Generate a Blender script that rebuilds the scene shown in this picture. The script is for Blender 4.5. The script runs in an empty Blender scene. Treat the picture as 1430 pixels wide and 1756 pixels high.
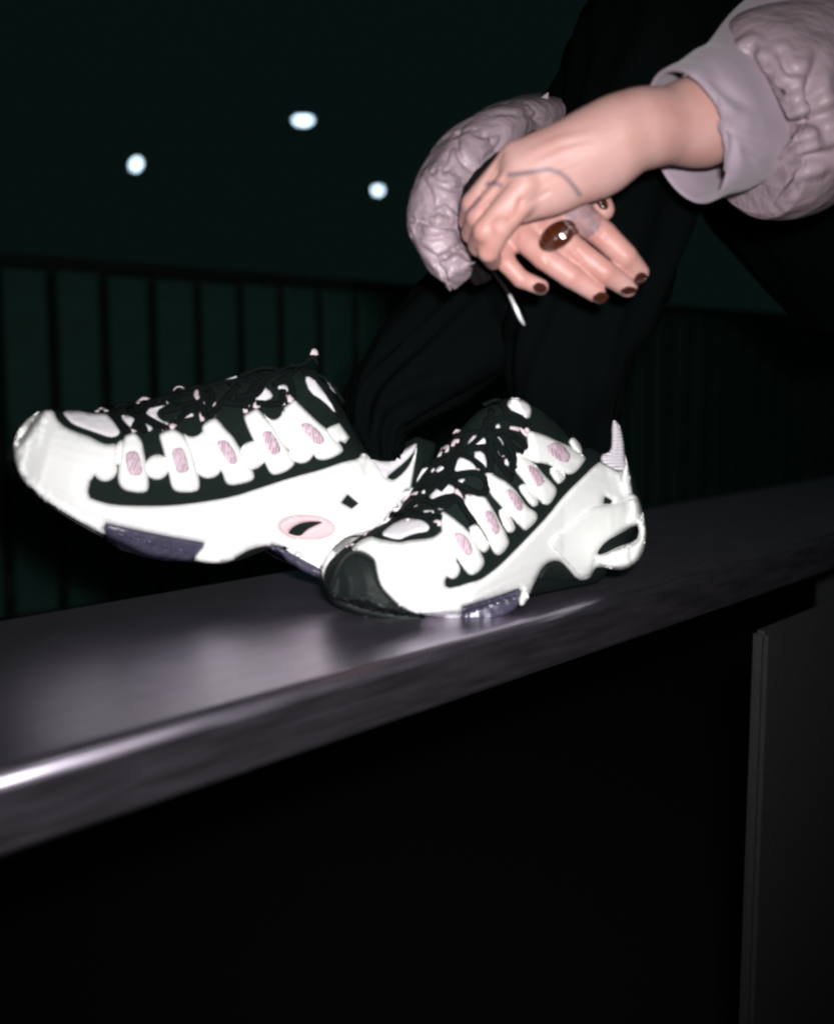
import bpy, bmesh, math, random
import numpy as np
from mathutils import Vector, Matrix, noise
from mathutils.bvhtree import BVHTree
from mathutils.geometry import delaunay_2d_cdt
random.seed(7)
scene = bpy.context.scene
COL = scene.collection
# ------------------------------------------------------------------ camera, night sky, flash, exposure
F = 1880.0                      # focal length in photo pixels (photo 1430 x 1756)
LEDGE = 0.90                    # height of the ledge top
EYE = LEDGE + 0.177
PITCH = math.atan((878 - 655) / F)
cam_d = bpy.data.cameras.new('camera')
cam = bpy.data.objects.new('camera', cam_d)
COL.objects.link(cam)
cam.location = (0, 0, EYE)
cam.rotation_euler = (math.pi / 2 - PITCH, 0, 0)
cam_d.sensor_fit = 'VERTICAL'
cam_d.sensor_height = 24
cam_d.lens = 24 * F / 1756
cam_d.clip_start = 0.02
cam_d.clip_end = 500
cam_d.dof.use_dof = True
cam_d.dof.focus_distance = 0.90
cam_d.dof.aperture_fstop = cam_d.lens / 11.0
scene.camera = cam

world = bpy.data.worlds.new('World')
scene.world = world
world.use_nodes = True
wn = world.node_tree
bg = wn.nodes['Background']
sky = wn.nodes.new('ShaderNodeTexSky')
sky.sky_type = 'NISHITA'
sky.sun_disc = False
sky.sun_elevation = math.radians(-7)
sky.sun_rotation = math.radians(200)
wn.links.new(sky.outputs[0], bg.inputs[0])
bg.inputs[1].default_value = 0.05
bg2 = wn.nodes.new('ShaderNodeBackground')          # faint green town glow of the night sky
bg2.inputs[0].default_value = (0.0023, 0.0055, 0.0053, 1)
add = wn.nodes.new('ShaderNodeAddShader')
wn.links.new(bg.outputs[0], add.inputs[0])
wn.links.new(bg2.outputs[0], add.inputs[1])
wn.links.new(add.outputs[0], wn.nodes['World Output'].inputs[0])

fl = bpy.data.lights.new('camera_flash', 'AREA')     # the instant camera's own flash beside its lens
fl.shape = 'RECTANGLE'
fl.size, fl.size_y = 0.045, 0.03
fl.energy = 2.5
fl.color = (1.0, 0.98, 0.985)
fl.spread = math.radians(80)
flo = bpy.data.objects.new('camera_flash', fl)
COL.objects.link(flo)
flo.location = (0.035, -0.01, EYE + 0.055)
flo.rotation_euler = (math.pi / 2 - PITCH * 0.9, 0, math.radians(0))

scene.view_settings.view_transform = 'Standard'
scene.view_settings.look = 'None'
scene.view_settings.exposure = 0
scene.view_settings.gamma = 1
scene.cycles.filter_width = 2.4
scene.cycles.max_bounces = 6

# ------------------------------------------------------------------ helpers
C0 = Vector((0, 0, EYE))
RGT = Vector((1, 0, 0))
FWD = Vector((0, math.cos(PITCH), -math.sin(PITCH)))
UPV = Vector((0, math.sin(PITCH), math.cos(PITCH)))


def ray(px, py):
    return RGT * ((px - 715) / F) - UPV * ((py - 878) / F) + FWD


def W(px, py, d):
    return C0 + ray(px, py) * d


def proj(p):
    q = Vector(p) - C0
    d = q.dot(FWD)
    return 715 + F * q.dot(RGT) / d, 878 - F * q.dot(UPV) / d, d


def zc(x0, y0, s):            # crop coordinates -> photo pixels
    return lambda pts: [(x0 + x / s, y0 + y / s) for x, y in pts]


R1 = zc(70, 580, 3.972)
R2 = zc(400, 580, 4.182)
R3 = zc(540, 660, 3.991)
R4 = zc(800, 660, 4.182)
R5 = zc(690, 140, 3.25)
R6 = zc(740, 760, 5.5)
R7 = zc(560, 860, 4.767)


def tag(o, label=None, cat=None, group=None, kind=None):
    if label: o['label'] = label
    if cat: o['category'] = cat
    if group: o['group'] = group
    if kind: o['kind'] = kind
    return o


def empty(name, loc=(0, 0, 0)):
    o = bpy.data.objects.new(name, None)
    o.empty_display_size = 0.05
    COL.objects.link(o)
    o.location = loc
    return o


def mesh_obj(name, verts, faces, mat, parent=None, smooth=True):
    me = bpy.data.meshes.new(name)
    me.from_pydata([tuple(v) for v in verts], [], faces)
    me.validate()
    me.update()
    if smooth:
        me.polygons.foreach_set('use_smooth', [True] * len(me.polygons))
    me.materials.append(mat)
    o = bpy.data.objects.new(name, me)
    COL.objects.link(o)
    if parent is not None:
        o.parent = parent
        o.matrix_parent_inverse = Matrix.Translation(parent.location).inverted()
    return o


def fix_normals(o):
    bm = bmesh.new()
    bm.from_mesh(o.data)
    bmesh.ops.recalc_face_normals(bm, faces=bm.faces)
    bm.to_mesh(o.data)
    bm.free()


def bvh_of(objs):
    vs, fs = [], []
    for o in objs:
        n = len(vs)
        vs += [v.co.copy() for v in o.data.vertices]
        fs += [tuple(n + i for i in p.vertices) for p in o.data.polygons]
    return BVHTree.FromPolygons(vs, fs)


def inpoly(x, y, poly):
    c = False
    j = len(poly) - 1
    for i in range(len(poly)):
        xi, yi = poly[i]
        xj, yj = poly[j]
        if (yi > y) != (yj > y) and x < (xj - xi) * (y - yi) / (yj - yi) + xi:
            c = not c
        j = i
    return c


def smooth_poly(poly, n=1):
    for _ in range(n):
        out = []
        for i in range(len(poly)):
            a, b = poly[i], poly[(i + 1) % len(poly)]
            out.append((a[0] * .75 + b[0] * .25, a[1] * .75 + b[1] * .25))
            out.append((a[0] * .25 + b[0] * .75, a[1] * .25 + b[1] * .75))
        poly = out
    return poly


def resample(poly, step, closed=True):
    out = []
    m = len(poly) if closed else len(poly) - 1
    for i in range(m):
        a, b = poly[i], poly[(i + 1) % len(poly)]
        k = max(1, int(round(math.dist(a, b) / step)))
        for j in range(k):
            out.append((a[0] + (b[0] - a[0]) * j / k, a[1] + (b[1] - a[1]) * j / k))
    if not closed:
        out.append(poly[-1])
    return out


def hit(bvh, px, py, dref):
    d = ray(px, py)
    dn = d.normalized()
    p, n, i, t = bvh.ray_cast(C0, dn)
    if p is None:
        q, n, i, t = bvh.find_nearest(C0 + d * dref)
        p = C0 + dn * (q - C0).dot(dn)
        n = (n - dn * n.dot(dn) - dn * 0.25).normalized()
    elif n.dot(dn) > 0:
        n = -n
    return p, n, dn


def patch(name, poly, bvh, t, mat, parent, dref, r=6.0, step=4.0, sm=1, puff=0.0, hole=None, mirror=None, sink=0.0015, wave=0.0):
    """piece of material of real thickness t laid on the surface that bvh describes"""
    if sm: poly = smooth_poly(poly, sm)
    bnd = resample(poly, step)
    nb = len(bnd)
    loops = [list(range(nb))]
    pts = list(bnd)
    hb = []
    if hole:
        for h in hole:
            hp = resample(smooth_poly(h, 1) if len(h) > 4 else h, min(step, 3))
            loops.append(list(range(len(pts), len(pts) + len(hp)))[::-1])
            pts += hp
            hb.append(hp)
    xs = [p[0] for p in bnd]
    ys = [p[1] for p in bnd]
    allb = np.array(pts)
    y = min(ys) + step * .5
    row = 0
    while y < max(ys):
        x = min(xs) + (step * .5 if row % 2 else 0)
        while x < max(xs):
            if inpoly(x, y, bnd) and not any(inpoly(x, y, h) for h in hb):
                dd = np.min((allb[:, 0] - x) ** 2 + (allb[:, 1] - y) ** 2)
                if dd > (step * .55) ** 2:
                    pts.append((x, y))
            x += step
        y += step * .87
        row += 1
    res = delaunay_2d_cdt([Vector(p) for p in pts], [], loops, 2, 1e-4, False)
    vs2, tris = res[0], res[2]
    # keep only triangles whose centre is in the area
    keep = []
    for f in tris:
        cx = sum(vs2[i][0] for i in f) / len(f)
        cy = sum(vs2[i][1] for i in f) / len(f)
        if inpoly(cx, cy, bnd) and not any(inpoly(cx, cy, h) for h in hb):
            keep.append(list(f))
    top, low = [], []
    for v in vs2:
        p, n, dn = hit(bvh, v[0], v[1], dref)
        dd = math.sqrt(np.min((allb[:, 0] - v[0]) ** 2 + (allb[:, 1] - v[1]) ** 2))
        k = min(1.0, dd / r)
        hgt = t * (0.25 + 0.75 * math.sqrt(max(0, 1 - (1 - k) ** 2)))
        if puff: hgt += puff * min(1.0, dd / (r * 3)) ** .7
        if wave: hgt += wave * noise.noise(p * 90)
        cs = max(0.4, -n.dot(dn))
        top.append(p - dn * (hgt / cs))
        low.append(p + dn * sink * .6 - n * sink * .6)
    # boundary edges
    cnt = {}
    for f in keep:
        for a, b in zip(f, f[1:] + f[:1]):
            cnt[(a, b)] = 1
    edges = [(a, b) for (a, b) in cnt if (b, a) not in cnt]
    verts = list(top)
    idx = {}
    faces = [tuple(f) for f in keep]
    for a, b in edges:
        for q in (a, b):
            if q not in idx:
                idx[q] = len(verts)
                verts.append(low[q])
        faces.append((b, a, idx[a], idx[b]))
    o = mesh_obj(name, verts, faces, mat, parent)
    fix_normals(o)
    if mirror is not None:
        M, inv = mirror
        ly = [(inv @ Vector(v)).y for v in verts]
        faces = [f for f in faces if min(ly[q] for q in f) > .022]
        v2 = [M @ Vector(v) for v in verts]
        o2 = mesh_obj(name, v2, [tuple(reversed(f)) for f in faces], mat, parent)
        fix_normals(o2)
    return o


def tube_data(pts, rad, seg=8, cap=True, flat=None):
    pts = [Vector(p) for p in pts]
    n = len(pts)
    if not hasattr(rad, '__len__'): rad = [rad] * n
    vs, fs = [], []
    up = None
    for i, p in enumerate(pts):
        tn = (pts[min(i + 1, n - 1)] - pts[max(i - 1, 0)]).normalized()
        if up is None:
            up = Vector((0, 0, 1)) if abs(tn.z) < .9 else Vector((1, 0, 0))
        sd = tn.cross(up).normalized()
        up = sd.cross(tn).normalized()
        for k in range(seg):
            a = 2 * math.pi * k / seg
            vs.append(p + sd * math.cos(a) * rad[i] + up * math.sin(a) * rad[i])
    for i in range(n - 1):
        for k in range(seg):
            a, b = i * seg + k, i * seg + (k + 1) % seg
            fs.append((a, b, b + seg, a + seg))
    if cap:
        fs.append(tuple(range(seg))[::-1])
        fs.append(tuple((n - 1) * seg + k for k in range(seg)))
    return vs, fs


def tube(name, pts, rad, mat, parent=None, seg=8):
    vs, fs = tube_data(pts, rad, seg)
    return mesh_obj(name, vs, fs, mat, parent)


def catmull(pts, k=6):
    pts = [np.array(p, float) for p in pts]
    P = [2 * pts[0] - pts[1]] + pts + [2 * pts[-1] - pts[-2]]
    out = []
    for i in range(1, len(P) - 2):
        for j in range(k):
            t = j / k
            a, b, c, d = P[i - 1], P[i], P[i + 1], P[i + 2]
            out.append(.5 * (2 * b + (c - a) * t + (2 * a - 5 * b + 4 * c - d) * t * t + (-a + 3 * b - 3 * c + d) * t ** 3))
    out.append(pts[-1])
    return [tuple(float(v) for v in p) for p in out]


# ------------------------------------------------------------------ materials
def mat(name, col, rough=.6, metal=0.0, spec=.5, bump=None, var=None, coat=0.0, sss=0.0, sheen=0.0):
    m = bpy.data.materials.new(name)
    m.use_nodes = True
    nt = m.node_tree
    b = nt.nodes['Principled BSDF']
    b.inputs['Base Color'].default_value = (*col, 1)
    b.inputs['Roughness'].default_value = rough
    b.inputs['Metallic'].default_value = metal
    b.inputs['Specular IOR Level'].default_value = spec
    b.inputs['Coat Weight'].default_value = coat
    b.inputs['Sheen Weight'].default_value = sheen
    if sss:
        b.inputs['Subsurface Weight'].default_value = sss
        b.inputs['Subsurface Radius'].default_value = (1, .35, .2)
        b.inputs['Subsurface Scale'].default_value = .004
    tc = nt.nodes.new('ShaderNodeTexCoord')
    if var:            # (scale, amount)
        nz = nt.nodes.new('ShaderNodeTexNoise')
        nz.inputs['Scale'].default_value = var[0]
        nz.inputs['Detail'].default_value = 5
        nt.links.new(tc.outputs['Object'], nz.inputs['Vector'])
        mx = nt.nodes.new('ShaderNodeMix')
        mx.data_type = 'RGBA'
        mx.inputs[6].default_value = (*[c * (1 - var[1]) for c in col], 1)
        mx.inputs[7].default_value = (*[min(1, c * (1 + var[1])) for c in col], 1)
        nt.links.new(nz.outputs[0], mx.inputs[0])
        nt.links.new(mx.outputs[2], b.inputs['Base Color'])
    if bump:           # (scale, distance)
        nz2 = nt.nodes.new('ShaderNodeTexNoise')
        nz2.inputs['Scale'].default_value = bump[0]
        nz2.inputs['Detail'].default_value = 4
        nt.links.new(tc.outputs['Object'], nz2.inputs['Vector'])
        bp = nt.nodes.new('ShaderNodeBump')
        bp.inputs['Strength'].default_value = .6
        bp.inputs['Distance'].default_value = bump[1]
        nt.links.new(nz2.outputs[0], bp.inputs['Height'])
        nt.links.new(bp.outputs[0], b.inputs['Normal'])
    return m


M_WHITE = mat('white_leather', (.80, .81, .79), .5, bump=(900, .0003), var=(40, .02))
M_FOAM = mat('white_foam', (.79, .80, .78), .6, bump=(600, .0003), var=(30, .02))
M_KNIT = mat('white_knit', (.72, .70, .73), .85, bump=(1200, .0008), var=(300, .06))
M_RIB = mat('ribbed_white_knit', (.70, .66, .71), .85)
_nt = M_RIB.node_tree
_tc = _nt.nodes.new('ShaderNodeTexCoord')
_wv = _nt.nodes.new('ShaderNodeTexWave')
_wv.bands_direction = 'Z'
_wv.inputs['Scale'].default_value = 115
_wv.inputs['Distortion'].default_value = .6
_nt.links.new(_tc.outputs['Object'], _wv.inputs['Vector'])
_bp = _nt.nodes.new('ShaderNodeBump')
_bp.inputs['Distance'].default_value = .0012
_nt.links.new(_wv.outputs[0], _bp.inputs['Height'])
_nt.links.new(_bp.outputs[0], _nt.nodes['Principled BSDF'].inputs['Normal'])
M_BLACK = mat('black_mesh', (.006, .0115, .0100), .8, spec=.12, bump=(1500, .0006), var=(200, .3))
M_LACE = mat('black_lace', (.0035, .006, .0058), .9, spec=.1, bump=(1400, .0006))
M_RUBBER = mat('black_rubber', (.006, .0105, .0095), .6, spec=.22, bump=(500, .0006), var=(120, .3))
M_TREAD = mat('grey_tread_rubber', (.028, .033, .032), .7, bump=(500, .0006))  # lighter grey than the bumper around it
M_SOLE = mat('dark_violet_sole', (.055, .05, .085), .32, spec=.6, bump=(160, .001), var=(90, .5))
M_PINK = mat('pink_print', (.60, .46, .52), .5, var=(250, .12))
M_PINKD = mat('mauve_print', (.36, .24, .31), .5)
M_PINKO = mat('pink_foam', (.70, .50, .53), .6, var=(60, .05))
M_LOOP = mat('pink_cord', (.66, .54, .58), .7, bump=(1500, .0004), var=(500, .3))
M_TROU = mat('black_trousers', (.0016, .0027, .0027), .95, spec=.02, bump=(500, .001))
M_NAIL = mat('brown_nail_polish', (.035, .010, .007), .12, coat=1.0)
M_NYLON = mat('dusty_pink_nylon', (.325, .245, .278), .45, spec=.5, bump=(60, .006), var=(20, .06))
M_SWEAT = mat('mauve_sweatshirt', (.32, .248, .298), .85, bump=(700, .0004), var=(40, .05), sheen=.2)
M_CUFF = mat('black_cuff', (.006, .004, .005), .9, spec=.1)
M_GREEN = mat('green_fence_paint', (.028, .105, .085), .6, bump=(80, .0008), var=(14, .3))
M_BACK = mat('gap_dark', (.014, .024, .021), .9, spec=.05)  # darkness between the slats, put into the colour of a sheet
M_RAIL = mat('black_rail_paint', (.010, .012, .012), .6)
M_POLE = mat('black_pole_paint', (.002, .002, .002), 1.0, spec=0.0)
M_POST = mat('grey_panel_paint', (.010, .012, .011), .8, bump=(120, .002), var=(30, .25))
M_GROUND = mat('dark_asphalt', (.006, .005, .006), .9, bump=(150, .004), var=(60, .4))
M_TIP = mat('metal_tip', (.75, .74, .76), .35, metal=.4)


def metal_mat():
    m = mat('brushed_dark_metal', (.30, .275, .30), .40, metal=.98)
    nt = m.node_tree
    b = nt.nodes['Principled BSDF']
    tc = nt.nodes.new('ShaderNodeTexCoord')
    mp = nt.nodes.new('ShaderNodeMapping')
    mp.inputs['Scale'].default_value = (6, 260, 60)
    nt.links.new(tc.outputs['Object'], mp.inputs[0])
    nz = nt.nodes.new('ShaderNodeTexNoise')
    nz.inputs['Scale'].default_value = 3
    nz.inputs['Detail'].default_value = 6
    nt.links.new(mp.outputs[0], nz.inputs['Vector'])
    mr = nt.nodes.new('ShaderNodeMapRange')
    mr.inputs[3].default_value = .29
    mr.inputs[4].default_value = .40
    nt.links.new(nz.outputs[0], mr.inputs[0])
    nt.links.new(mr.outputs[0], b.inputs['Roughness'])
    nz2 = nt.nodes.new('ShaderNodeTexNoise')
    nz2.inputs['Scale'].default_value = 22
    nz2.inputs['Detail'].default_value = 8
    nt.links.new(tc.outputs['Object'], nz2.inputs['Vector'])
    mx = nt.nodes.new('ShaderNodeMix')
    mx.data_type = 'RGBA'
    mx.inputs[6].default_value = (.42, .38, .46, 1)
    mx.inputs[7].default_value = (.58, .52, .62, 1)
    nt.links.new(nz2.outputs[0], mx.inputs[0])
    st = nt.nodes.new('ShaderNodeMix')               # brushed streaks
    st.data_type = 'RGBA'
    st.blend_type = 'MULTIPLY'
    st.inputs[0].default_value = 1.0
    rp = nt.nodes.new('ShaderNodeMapRange')
    rp.inputs[1].default_value = .3
    rp.inputs[2].default_value = .7
    rp.inputs[3].default_value = .72
    rp.inputs[4].default_value = 1.12
    nt.links.new(nz.outputs[0], rp.inputs[0])
    nt.links.new(mx.outputs[2], st.inputs[6])
    nt.links.new(rp.outputs[0], st.inputs[7])
    nt.links.new(st.outputs[2], b.inputs['Base Color'])
    bp = nt.nodes.new('ShaderNodeBump')
    bp.inputs['Strength'].default_value = .6
    bp.inputs['Distance'].default_value = .0006
    nt.links.new(nz.outputs[0], bp.inputs['Height'])
    nt.links.new(bp.outputs[0], b.inputs['Normal'])
    return m


M_METAL = metal_mat()

# ------------------------------------------------------------------ ground, ledge, fence, lamps, post
g = mesh_obj('ground', [(-60, -20, 0), (60, -20, 0), (60, 120, 0), (-60, 120, 0)], [(0, 1, 2, 3)], M_GROUND)
tag(g, kind='structure')

UD = Vector((.656, .755, 0)).normalized()         # direction the ledge runs in
ND = Vector((-UD.y, UD.x, 0))                     # from its front edge to its back edge


def box_verts(sx, sy, sz):
    return [(x, y, z) for x in sx for y in sy for z in sz]


def ledge():
    d0, d1, th, rr = .461, .763, .042, .009
    prof = []
    n = 8
    for cx, cz, a0 in ((d0 + rr, -rr, 180), (d1 - .004, -.004, 90), (d1 - .004, -th + .004, 0), (d0 + .006, -th + .006, -90)):
        r_ = rr if a0 == 180 else (.006 if a0 == -90 else .004)
        for k in range(n + 1):
            a = math.radians(a0 - 90 * k / n)
            prof.append((cx + r_ * math.cos(a), cz + r_ * math.sin(a)))
    root = empty('metal_ledge', (ND * .55 + UD * .7).to_tuple())
    root.location.z = 0
    t0, t1 = -.75, 2.3
    vs, fs = [], []
    m = len(prof)
    for t in (t0, t1):
        for d, z in prof:
            p = UD * t + ND * d
            vs.append((p.x, p.y, LEDGE + z))
    for k in range(m):
        fs.append((k, (k + 1) % m, m + (k + 1) % m, m + k))
    fs.append(tuple(range(m)))
    fs.append(tuple(m + k for k in range(m))[::-1])
    # local frame so that the brushing runs along the ledge
    o = mesh_obj('slab', vs, fs, M_METAL, None, False)
    rot = Matrix(((UD.x, ND.x, 0, 0), (UD.y, ND.y, 0, 0), (0, 0, 1, 0), (0, 0, 0, 1)))
    o.data.transform(rot.inverted())
    fix_normals(o)
    for p in o.data.polygons:
        p.use_smooth = len(p.vertices) == 4 and p.area < .02
    o.parent = root
    o.matrix_parent_inverse = Matrix.Translation(root.location).inverted()
    o.matrix_basis = rot
    for t in (-.55, 1.75):
        c = UD * t + ND * .56
        bx = []
        for a in (-.03, .03):
            for b in (-.09, .09):
                for z in (0.001, LEDGE - .0425):
                    q = c + UD * a + ND * b
                    bx.append((q.x, q.y, z))
        l = mesh_obj('leg', bx, [(0, 1, 3, 2), (4, 6, 7, 5), (0, 4, 5, 1), (2, 3, 7, 6), (0, 2, 6, 4), (1, 5, 7, 3)], M_RAIL, root, False)
        fix_normals(l)
    tag(root, 'long dark brushed metal ledge with a bright rounded front edge under the two sneakers', 'ledge')


ledge()


UF = Vector((.745, .667, 0)).normalized()          # direction of the fence
NF = Vector((-UF.y, UF.x, 0))


def fence():
    D = 3.1
    pitch, wd, thk = .160, .124, .022
    zb, zt = EYE - .67, EYE + .315
    root = empty('slat_fence', (NF * D + UF * 1.0).to_tuple())
    rot = math.atan2(UF.y, UF.x)
    base = None
    b_ = .004
    vs = []
    hx, hy = wd / 2, thk / 2
    ring = [(-hx + b_, -hy), (hx - b_, -hy), (hx, -hy + b_), (hx, hy - b_), (hx - b_, hy), (-hx + b_, hy), (-hx, hy - b_), (-hx, -hy + b_)]
    for z in (zb, zt):
        for x, y in ring: vs.append((x, y, z))
    fs = [(k, (k + 1) % 8, 8 + (k + 1) % 8, 8 + k) for k in range(8)] + [tuple(range(8))[::-1], tuple(range(8, 16))]
    me = bpy.data.meshes.new('slat')
    me.from_pydata(vs, [], fs)
    me.materials.append(M_GREEN)
    for i in range(-16, 50):
        p = UF * (i * pitch) + NF * D
        o = bpy.data.objects.new('slat', me)
        COL.objects.link(o)
        o.parent = root
        o.location = (p.x - root.location.x, p.y - root.location.y, random.uniform(-.004, .004))
        o.rotation_euler = (0, 0, rot + random.uniform(-.03, .03))

    def bar(name, t0, t1, d0, d1, z0, z1, m):
        bx = []
        for t in (t0, t1):
            for d in (d0, d1):
                for z in (z0, z1):
                    q = UF * t + NF * d
                    bx.append((q.x, q.y, z))
        o = mesh_obj(name, bx, [(0, 1, 3, 2), (4, 6, 7, 5), (0, 4, 5, 1), (2, 3, 7, 6), (0, 2, 6, 4), (1, 5, 7, 3)], m, root, False)
        fix_normals(o)
    bar('rail', -2.9, 8.7, D - .05, D + .05, zt + .006, zt + .040, M_RAIL)
    bar('rail', -2.9, 8.7, D + .016, D + .06, zb + .05, zb + .12, M_RAIL)
    bar('gap_dark_sheet', -2.9, 8.7, D + .062, D + .08, .001, zt, M_BACK)  # added sheet that hides the lit ground and keeps the gaps dark
    for t in (-2.1, .3, 2.7, 5.1, 7.5):
        bar('post', t - .04, t + .04, D + .082, D + .16, 0.001, zt + .004, M_RAIL)
    tag(root, 'dark green fence of upright flat slats with a black top rail behind the ledge', 'fence')


fence()


def lamp(px, py, d, sx, sy, tilt, label):
    p = W(px, py, d)
    root = empty('street_lamp', p.to_tuple())
    bm = bmesh.new()
    bmesh.ops.create_uvsphere(bm, u_segments=20, v_segments=12, radius=1)
    bm.transform(Matrix.Translation(p) @ Matrix.Rotation(tilt, 4, 'Y') @ Matrix.Diagonal((sx, sy, sy, 1)))
    me = bpy.data.meshes.new('lamp_globe')
    bm.to_mesh(me)
    bm.free()
    m = bpy.data.materials.get('lamp_glow')
    if m is None:
        m = bpy.data.materials.new('lamp_glow')
        m.use_nodes = True
        nt = m.node_tree
        nt.nodes.remove(nt.nodes['Principled BSDF'])
        e = nt.nodes.new('ShaderNodeEmission')
        e.inputs[0].default_value = (.60, .80, 1.0, 1)
        e.inputs[1].default_value = LAMP
        nt.links.new(e.outputs[0], nt.nodes['Material Output'].inputs[0])
    me.materials.append(m)
    o = bpy.data.objects.new('lamp_globe', me)
    COL.objects.link(o)
    o.parent = root
    o.matrix_parent_inverse = Matrix.Translation(root.location).inverted()
    back = Vector((0, .25, 0))
    tube('cap', [(p.x, p.y, p.z + sy * .55), (p.x, p.y, p.z + sy * .9), (p.x, p.y, p.z + sy * 1.25)], [sx * .8, sx * .5, .012], M_POLE, root, 14)
    tube('hanger', [(p.x, p.y, p.z + .42), (p.x, p.y, p.z + sy * 1.2)], .005, M_POLE, root, 6)
    tube('span_wire', [(p.x - 9, p.y, p.z + .62), (p.x - 4, p.y, p.z + .47), (p.x, p.y, p.z + .42), (p.x + 4, p.y, p.z + .47), (p.x + 9, p.y, p.z + .62)], .004, M_POLE, root, 6)
    tag(root, label, 'street lamp', 'glowing lamps in the night sky')


LAMP = 4.5
lamp(520, 206, 15, .125, .062, 0, 'largest and highest of the three glowing lamps, a wide white oval above the fence')
lamp(234, 282, 16, .062, .090, .5, 'leftmost of the three glowing lamps, a small tilted white spot')
lamp(648, 326, 17, .075, .066, 0, 'lowest glowing lamp, a small round white spot nearest the puffer sleeve')


def post():
    c = W(1314, 1084, .97)
    bm = bmesh.new()
    bmesh.ops.create_cube(bm, size=1)
    bm.transform(Matrix.Translation((.5, .5, .5)))
    bm.transform(Matrix.Diagonal((.34, .014, c.z, 1)))
    bmesh.ops.bevel(bm, geom=bm.edges[:], offset=.004, segments=2, affect='EDGES')
    bm.transform(Matrix.Translation((c.x, c.y, 0)) @ Matrix.Rotation(math.atan2(UD.y, UD.x), 4, 'Z'))
    me = bpy.data.meshes.new('partition')
    bm.to_mesh(me)
    bm.free()
    me.materials.append(M_POST)
    o = bpy.data.objects.new('partition', me)
    COL.objects.link(o)
    tag(o, 'dark grey upright partition standing below the ledge at the lower right', 'partition')


post()

# ------------------------------------------------------------------ sneakers
WID = [(0, .006), (.015, .020), (.05, .030), (.12, .036), (.22, .039), (.4, .040), (.58, .046), (.74, .051), (.86, .047), (.93, .038), (.97, .027), (.99, .016), (1, .003)]


def loft_shoe(name, frame, prof_top, prof_bot, wscale, material, parent, nst=64, nsec=40, upn=2.0):
    """frame: 4x4 local->world. profiles are (x, z) lists in local metres from heel (0) to toe"""
    tx, tz = zip(*sorted(prof_top))
    bx, bz = zip(*sorted(prof_bot))
    x0 = min(tx[0], bx[0])
    x1 = max(tx[-1], bx[-1])
    L = x1 - x0
    wx, wy = zip(*WID)
    vs, fs = [], []
    for i in range(nst + 1):
        s = .5 - .5 * math.cos(math.pi * i / nst)
        x = x0 + L * s
        zt = float(np.interp(x, tx, tz))
        zb = float(np.interp(x, bx, bz))
        if zt - zb < .004: zt = zb + .004
        w = float(np.interp(s, wx, wy)) * wscale
        H = zt - zb
        cz = zb + .36 * H
        for k in range(nsec):
            a = 2 * math.pi * k / nsec
            c, sn = math.cos(a), math.sin(a)
            if sn < 0:
                n = 4.0
                yy = math.copysign(abs(c) ** (2 / n), c) * w
                zz = cz - abs(sn) ** (2 / n) * .36 * H
            else:
                yy = math.copysign(abs(c) ** (2 / (upn)), c) * w * (1 - .12 * sn)
                zz = cz + abs(sn) ** (2 / (upn + .15)) * .64 * H
            vs.append(frame @ Vector((x, yy, zz)))
    for i in range(nst):
        for k in range(nsec):
            a, b = i * nsec + k, i * nsec + (k + 1) % nsec
            fs.append((a, b, b + nsec, a + nsec))
    fs.append(tuple(range(nsec)))
    fs.append(tuple(nst * nsec + k for k in range(nsec))[::-1])
    o = mesh_obj(name, vs, fs, material, parent)
    fix_normals(o)
    return o


def to_local(frame, pts):
    """photo outline points -> (x, z) on the shoe's middle plane"""
    inv = frame.inverted()
    o = inv @ C0
    out = []
    for px, py in pts:
        d = (inv.to_3x3() @ ray(px, py))
        k = -o.y / d.y
        q = o + d * k
        out.append((q.x, q.z))
    return out


def frame_from(heel, toe, roll=0.0):
    ex = (Vector(toe) - Vector(heel)).normalized()
    ey = Vector((0, 0, 1)).cross(ex).normalized()
    if ey.dot(C0 - Vector(heel)) < 0: ey = -ey
    ez = ex.cross(ey)
    if ez.z < 0: ez = -ez
    R = Matrix.Rotation(roll, 3, ex)
    ey = R @ ey
    ez = R @ ez
    M = Matrix.Identity(4)
    for i in range(3):
        M[i][0], M[i][1], M[i][2], M[i][3] = ex[i], ey[i], ez[i], heel[i]
    return M


MIRY = Matrix.Diagonal((1, -1, 1, 1))


def ribbon(name, pts, nrm, w, h, material, parent):
    vs, fs = [], []
    seg, n = 8, len(pts)
    for i, p in enumerate(pts):
        tn = (pts[min(i + 1, n - 1)] - pts[max(i - 1, 0)]).normalized()
        m = sum((nrm[max(0, min(n - 1, i + q))] for q in (-2, -1, 0, 1, 2)), Vector()).normalized()
        tw = noise.noise(p * 60) * .8
        sd = tn.cross(m).normalized()
        m = sd.cross(tn).normalized()
        sd, m = sd * math.cos(tw) + m * math.sin(tw), m * math.cos(tw) - sd * math.sin(tw)
        for k in range(seg):
            a = 2 * math.pi * k / seg
            vs.append(p + sd * math.cos(a) * w + m * math.sin(a) * h)
    for i in range(n - 1):
        for k in range(seg):
            a, b = i * seg + k, i * seg + (k + 1) % seg
            fs.append((a, b, b + seg, a + seg))
    fs.append(tuple(range(seg))[::-1])
    fs.append(tuple((n - 1) * seg + k for k in range(seg)))
    return mesh_obj(name, vs, fs, material, parent)


def stroke_laces(name, strokes, bvh, parent, material, rad, dref, lift=.003):
    for st in strokes:
        pts, nrm = [], []
        for i, (px, py) in enumerate(catmull(st, 5)):
            p, n, dn = hit(bvh, px, py, dref)
            pts.append(p - dn * (lift + rad * .6))
            nrm.append(n)
        ribbon(name, pts, nrm, rad * .95, rad * .5, material, parent)


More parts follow.
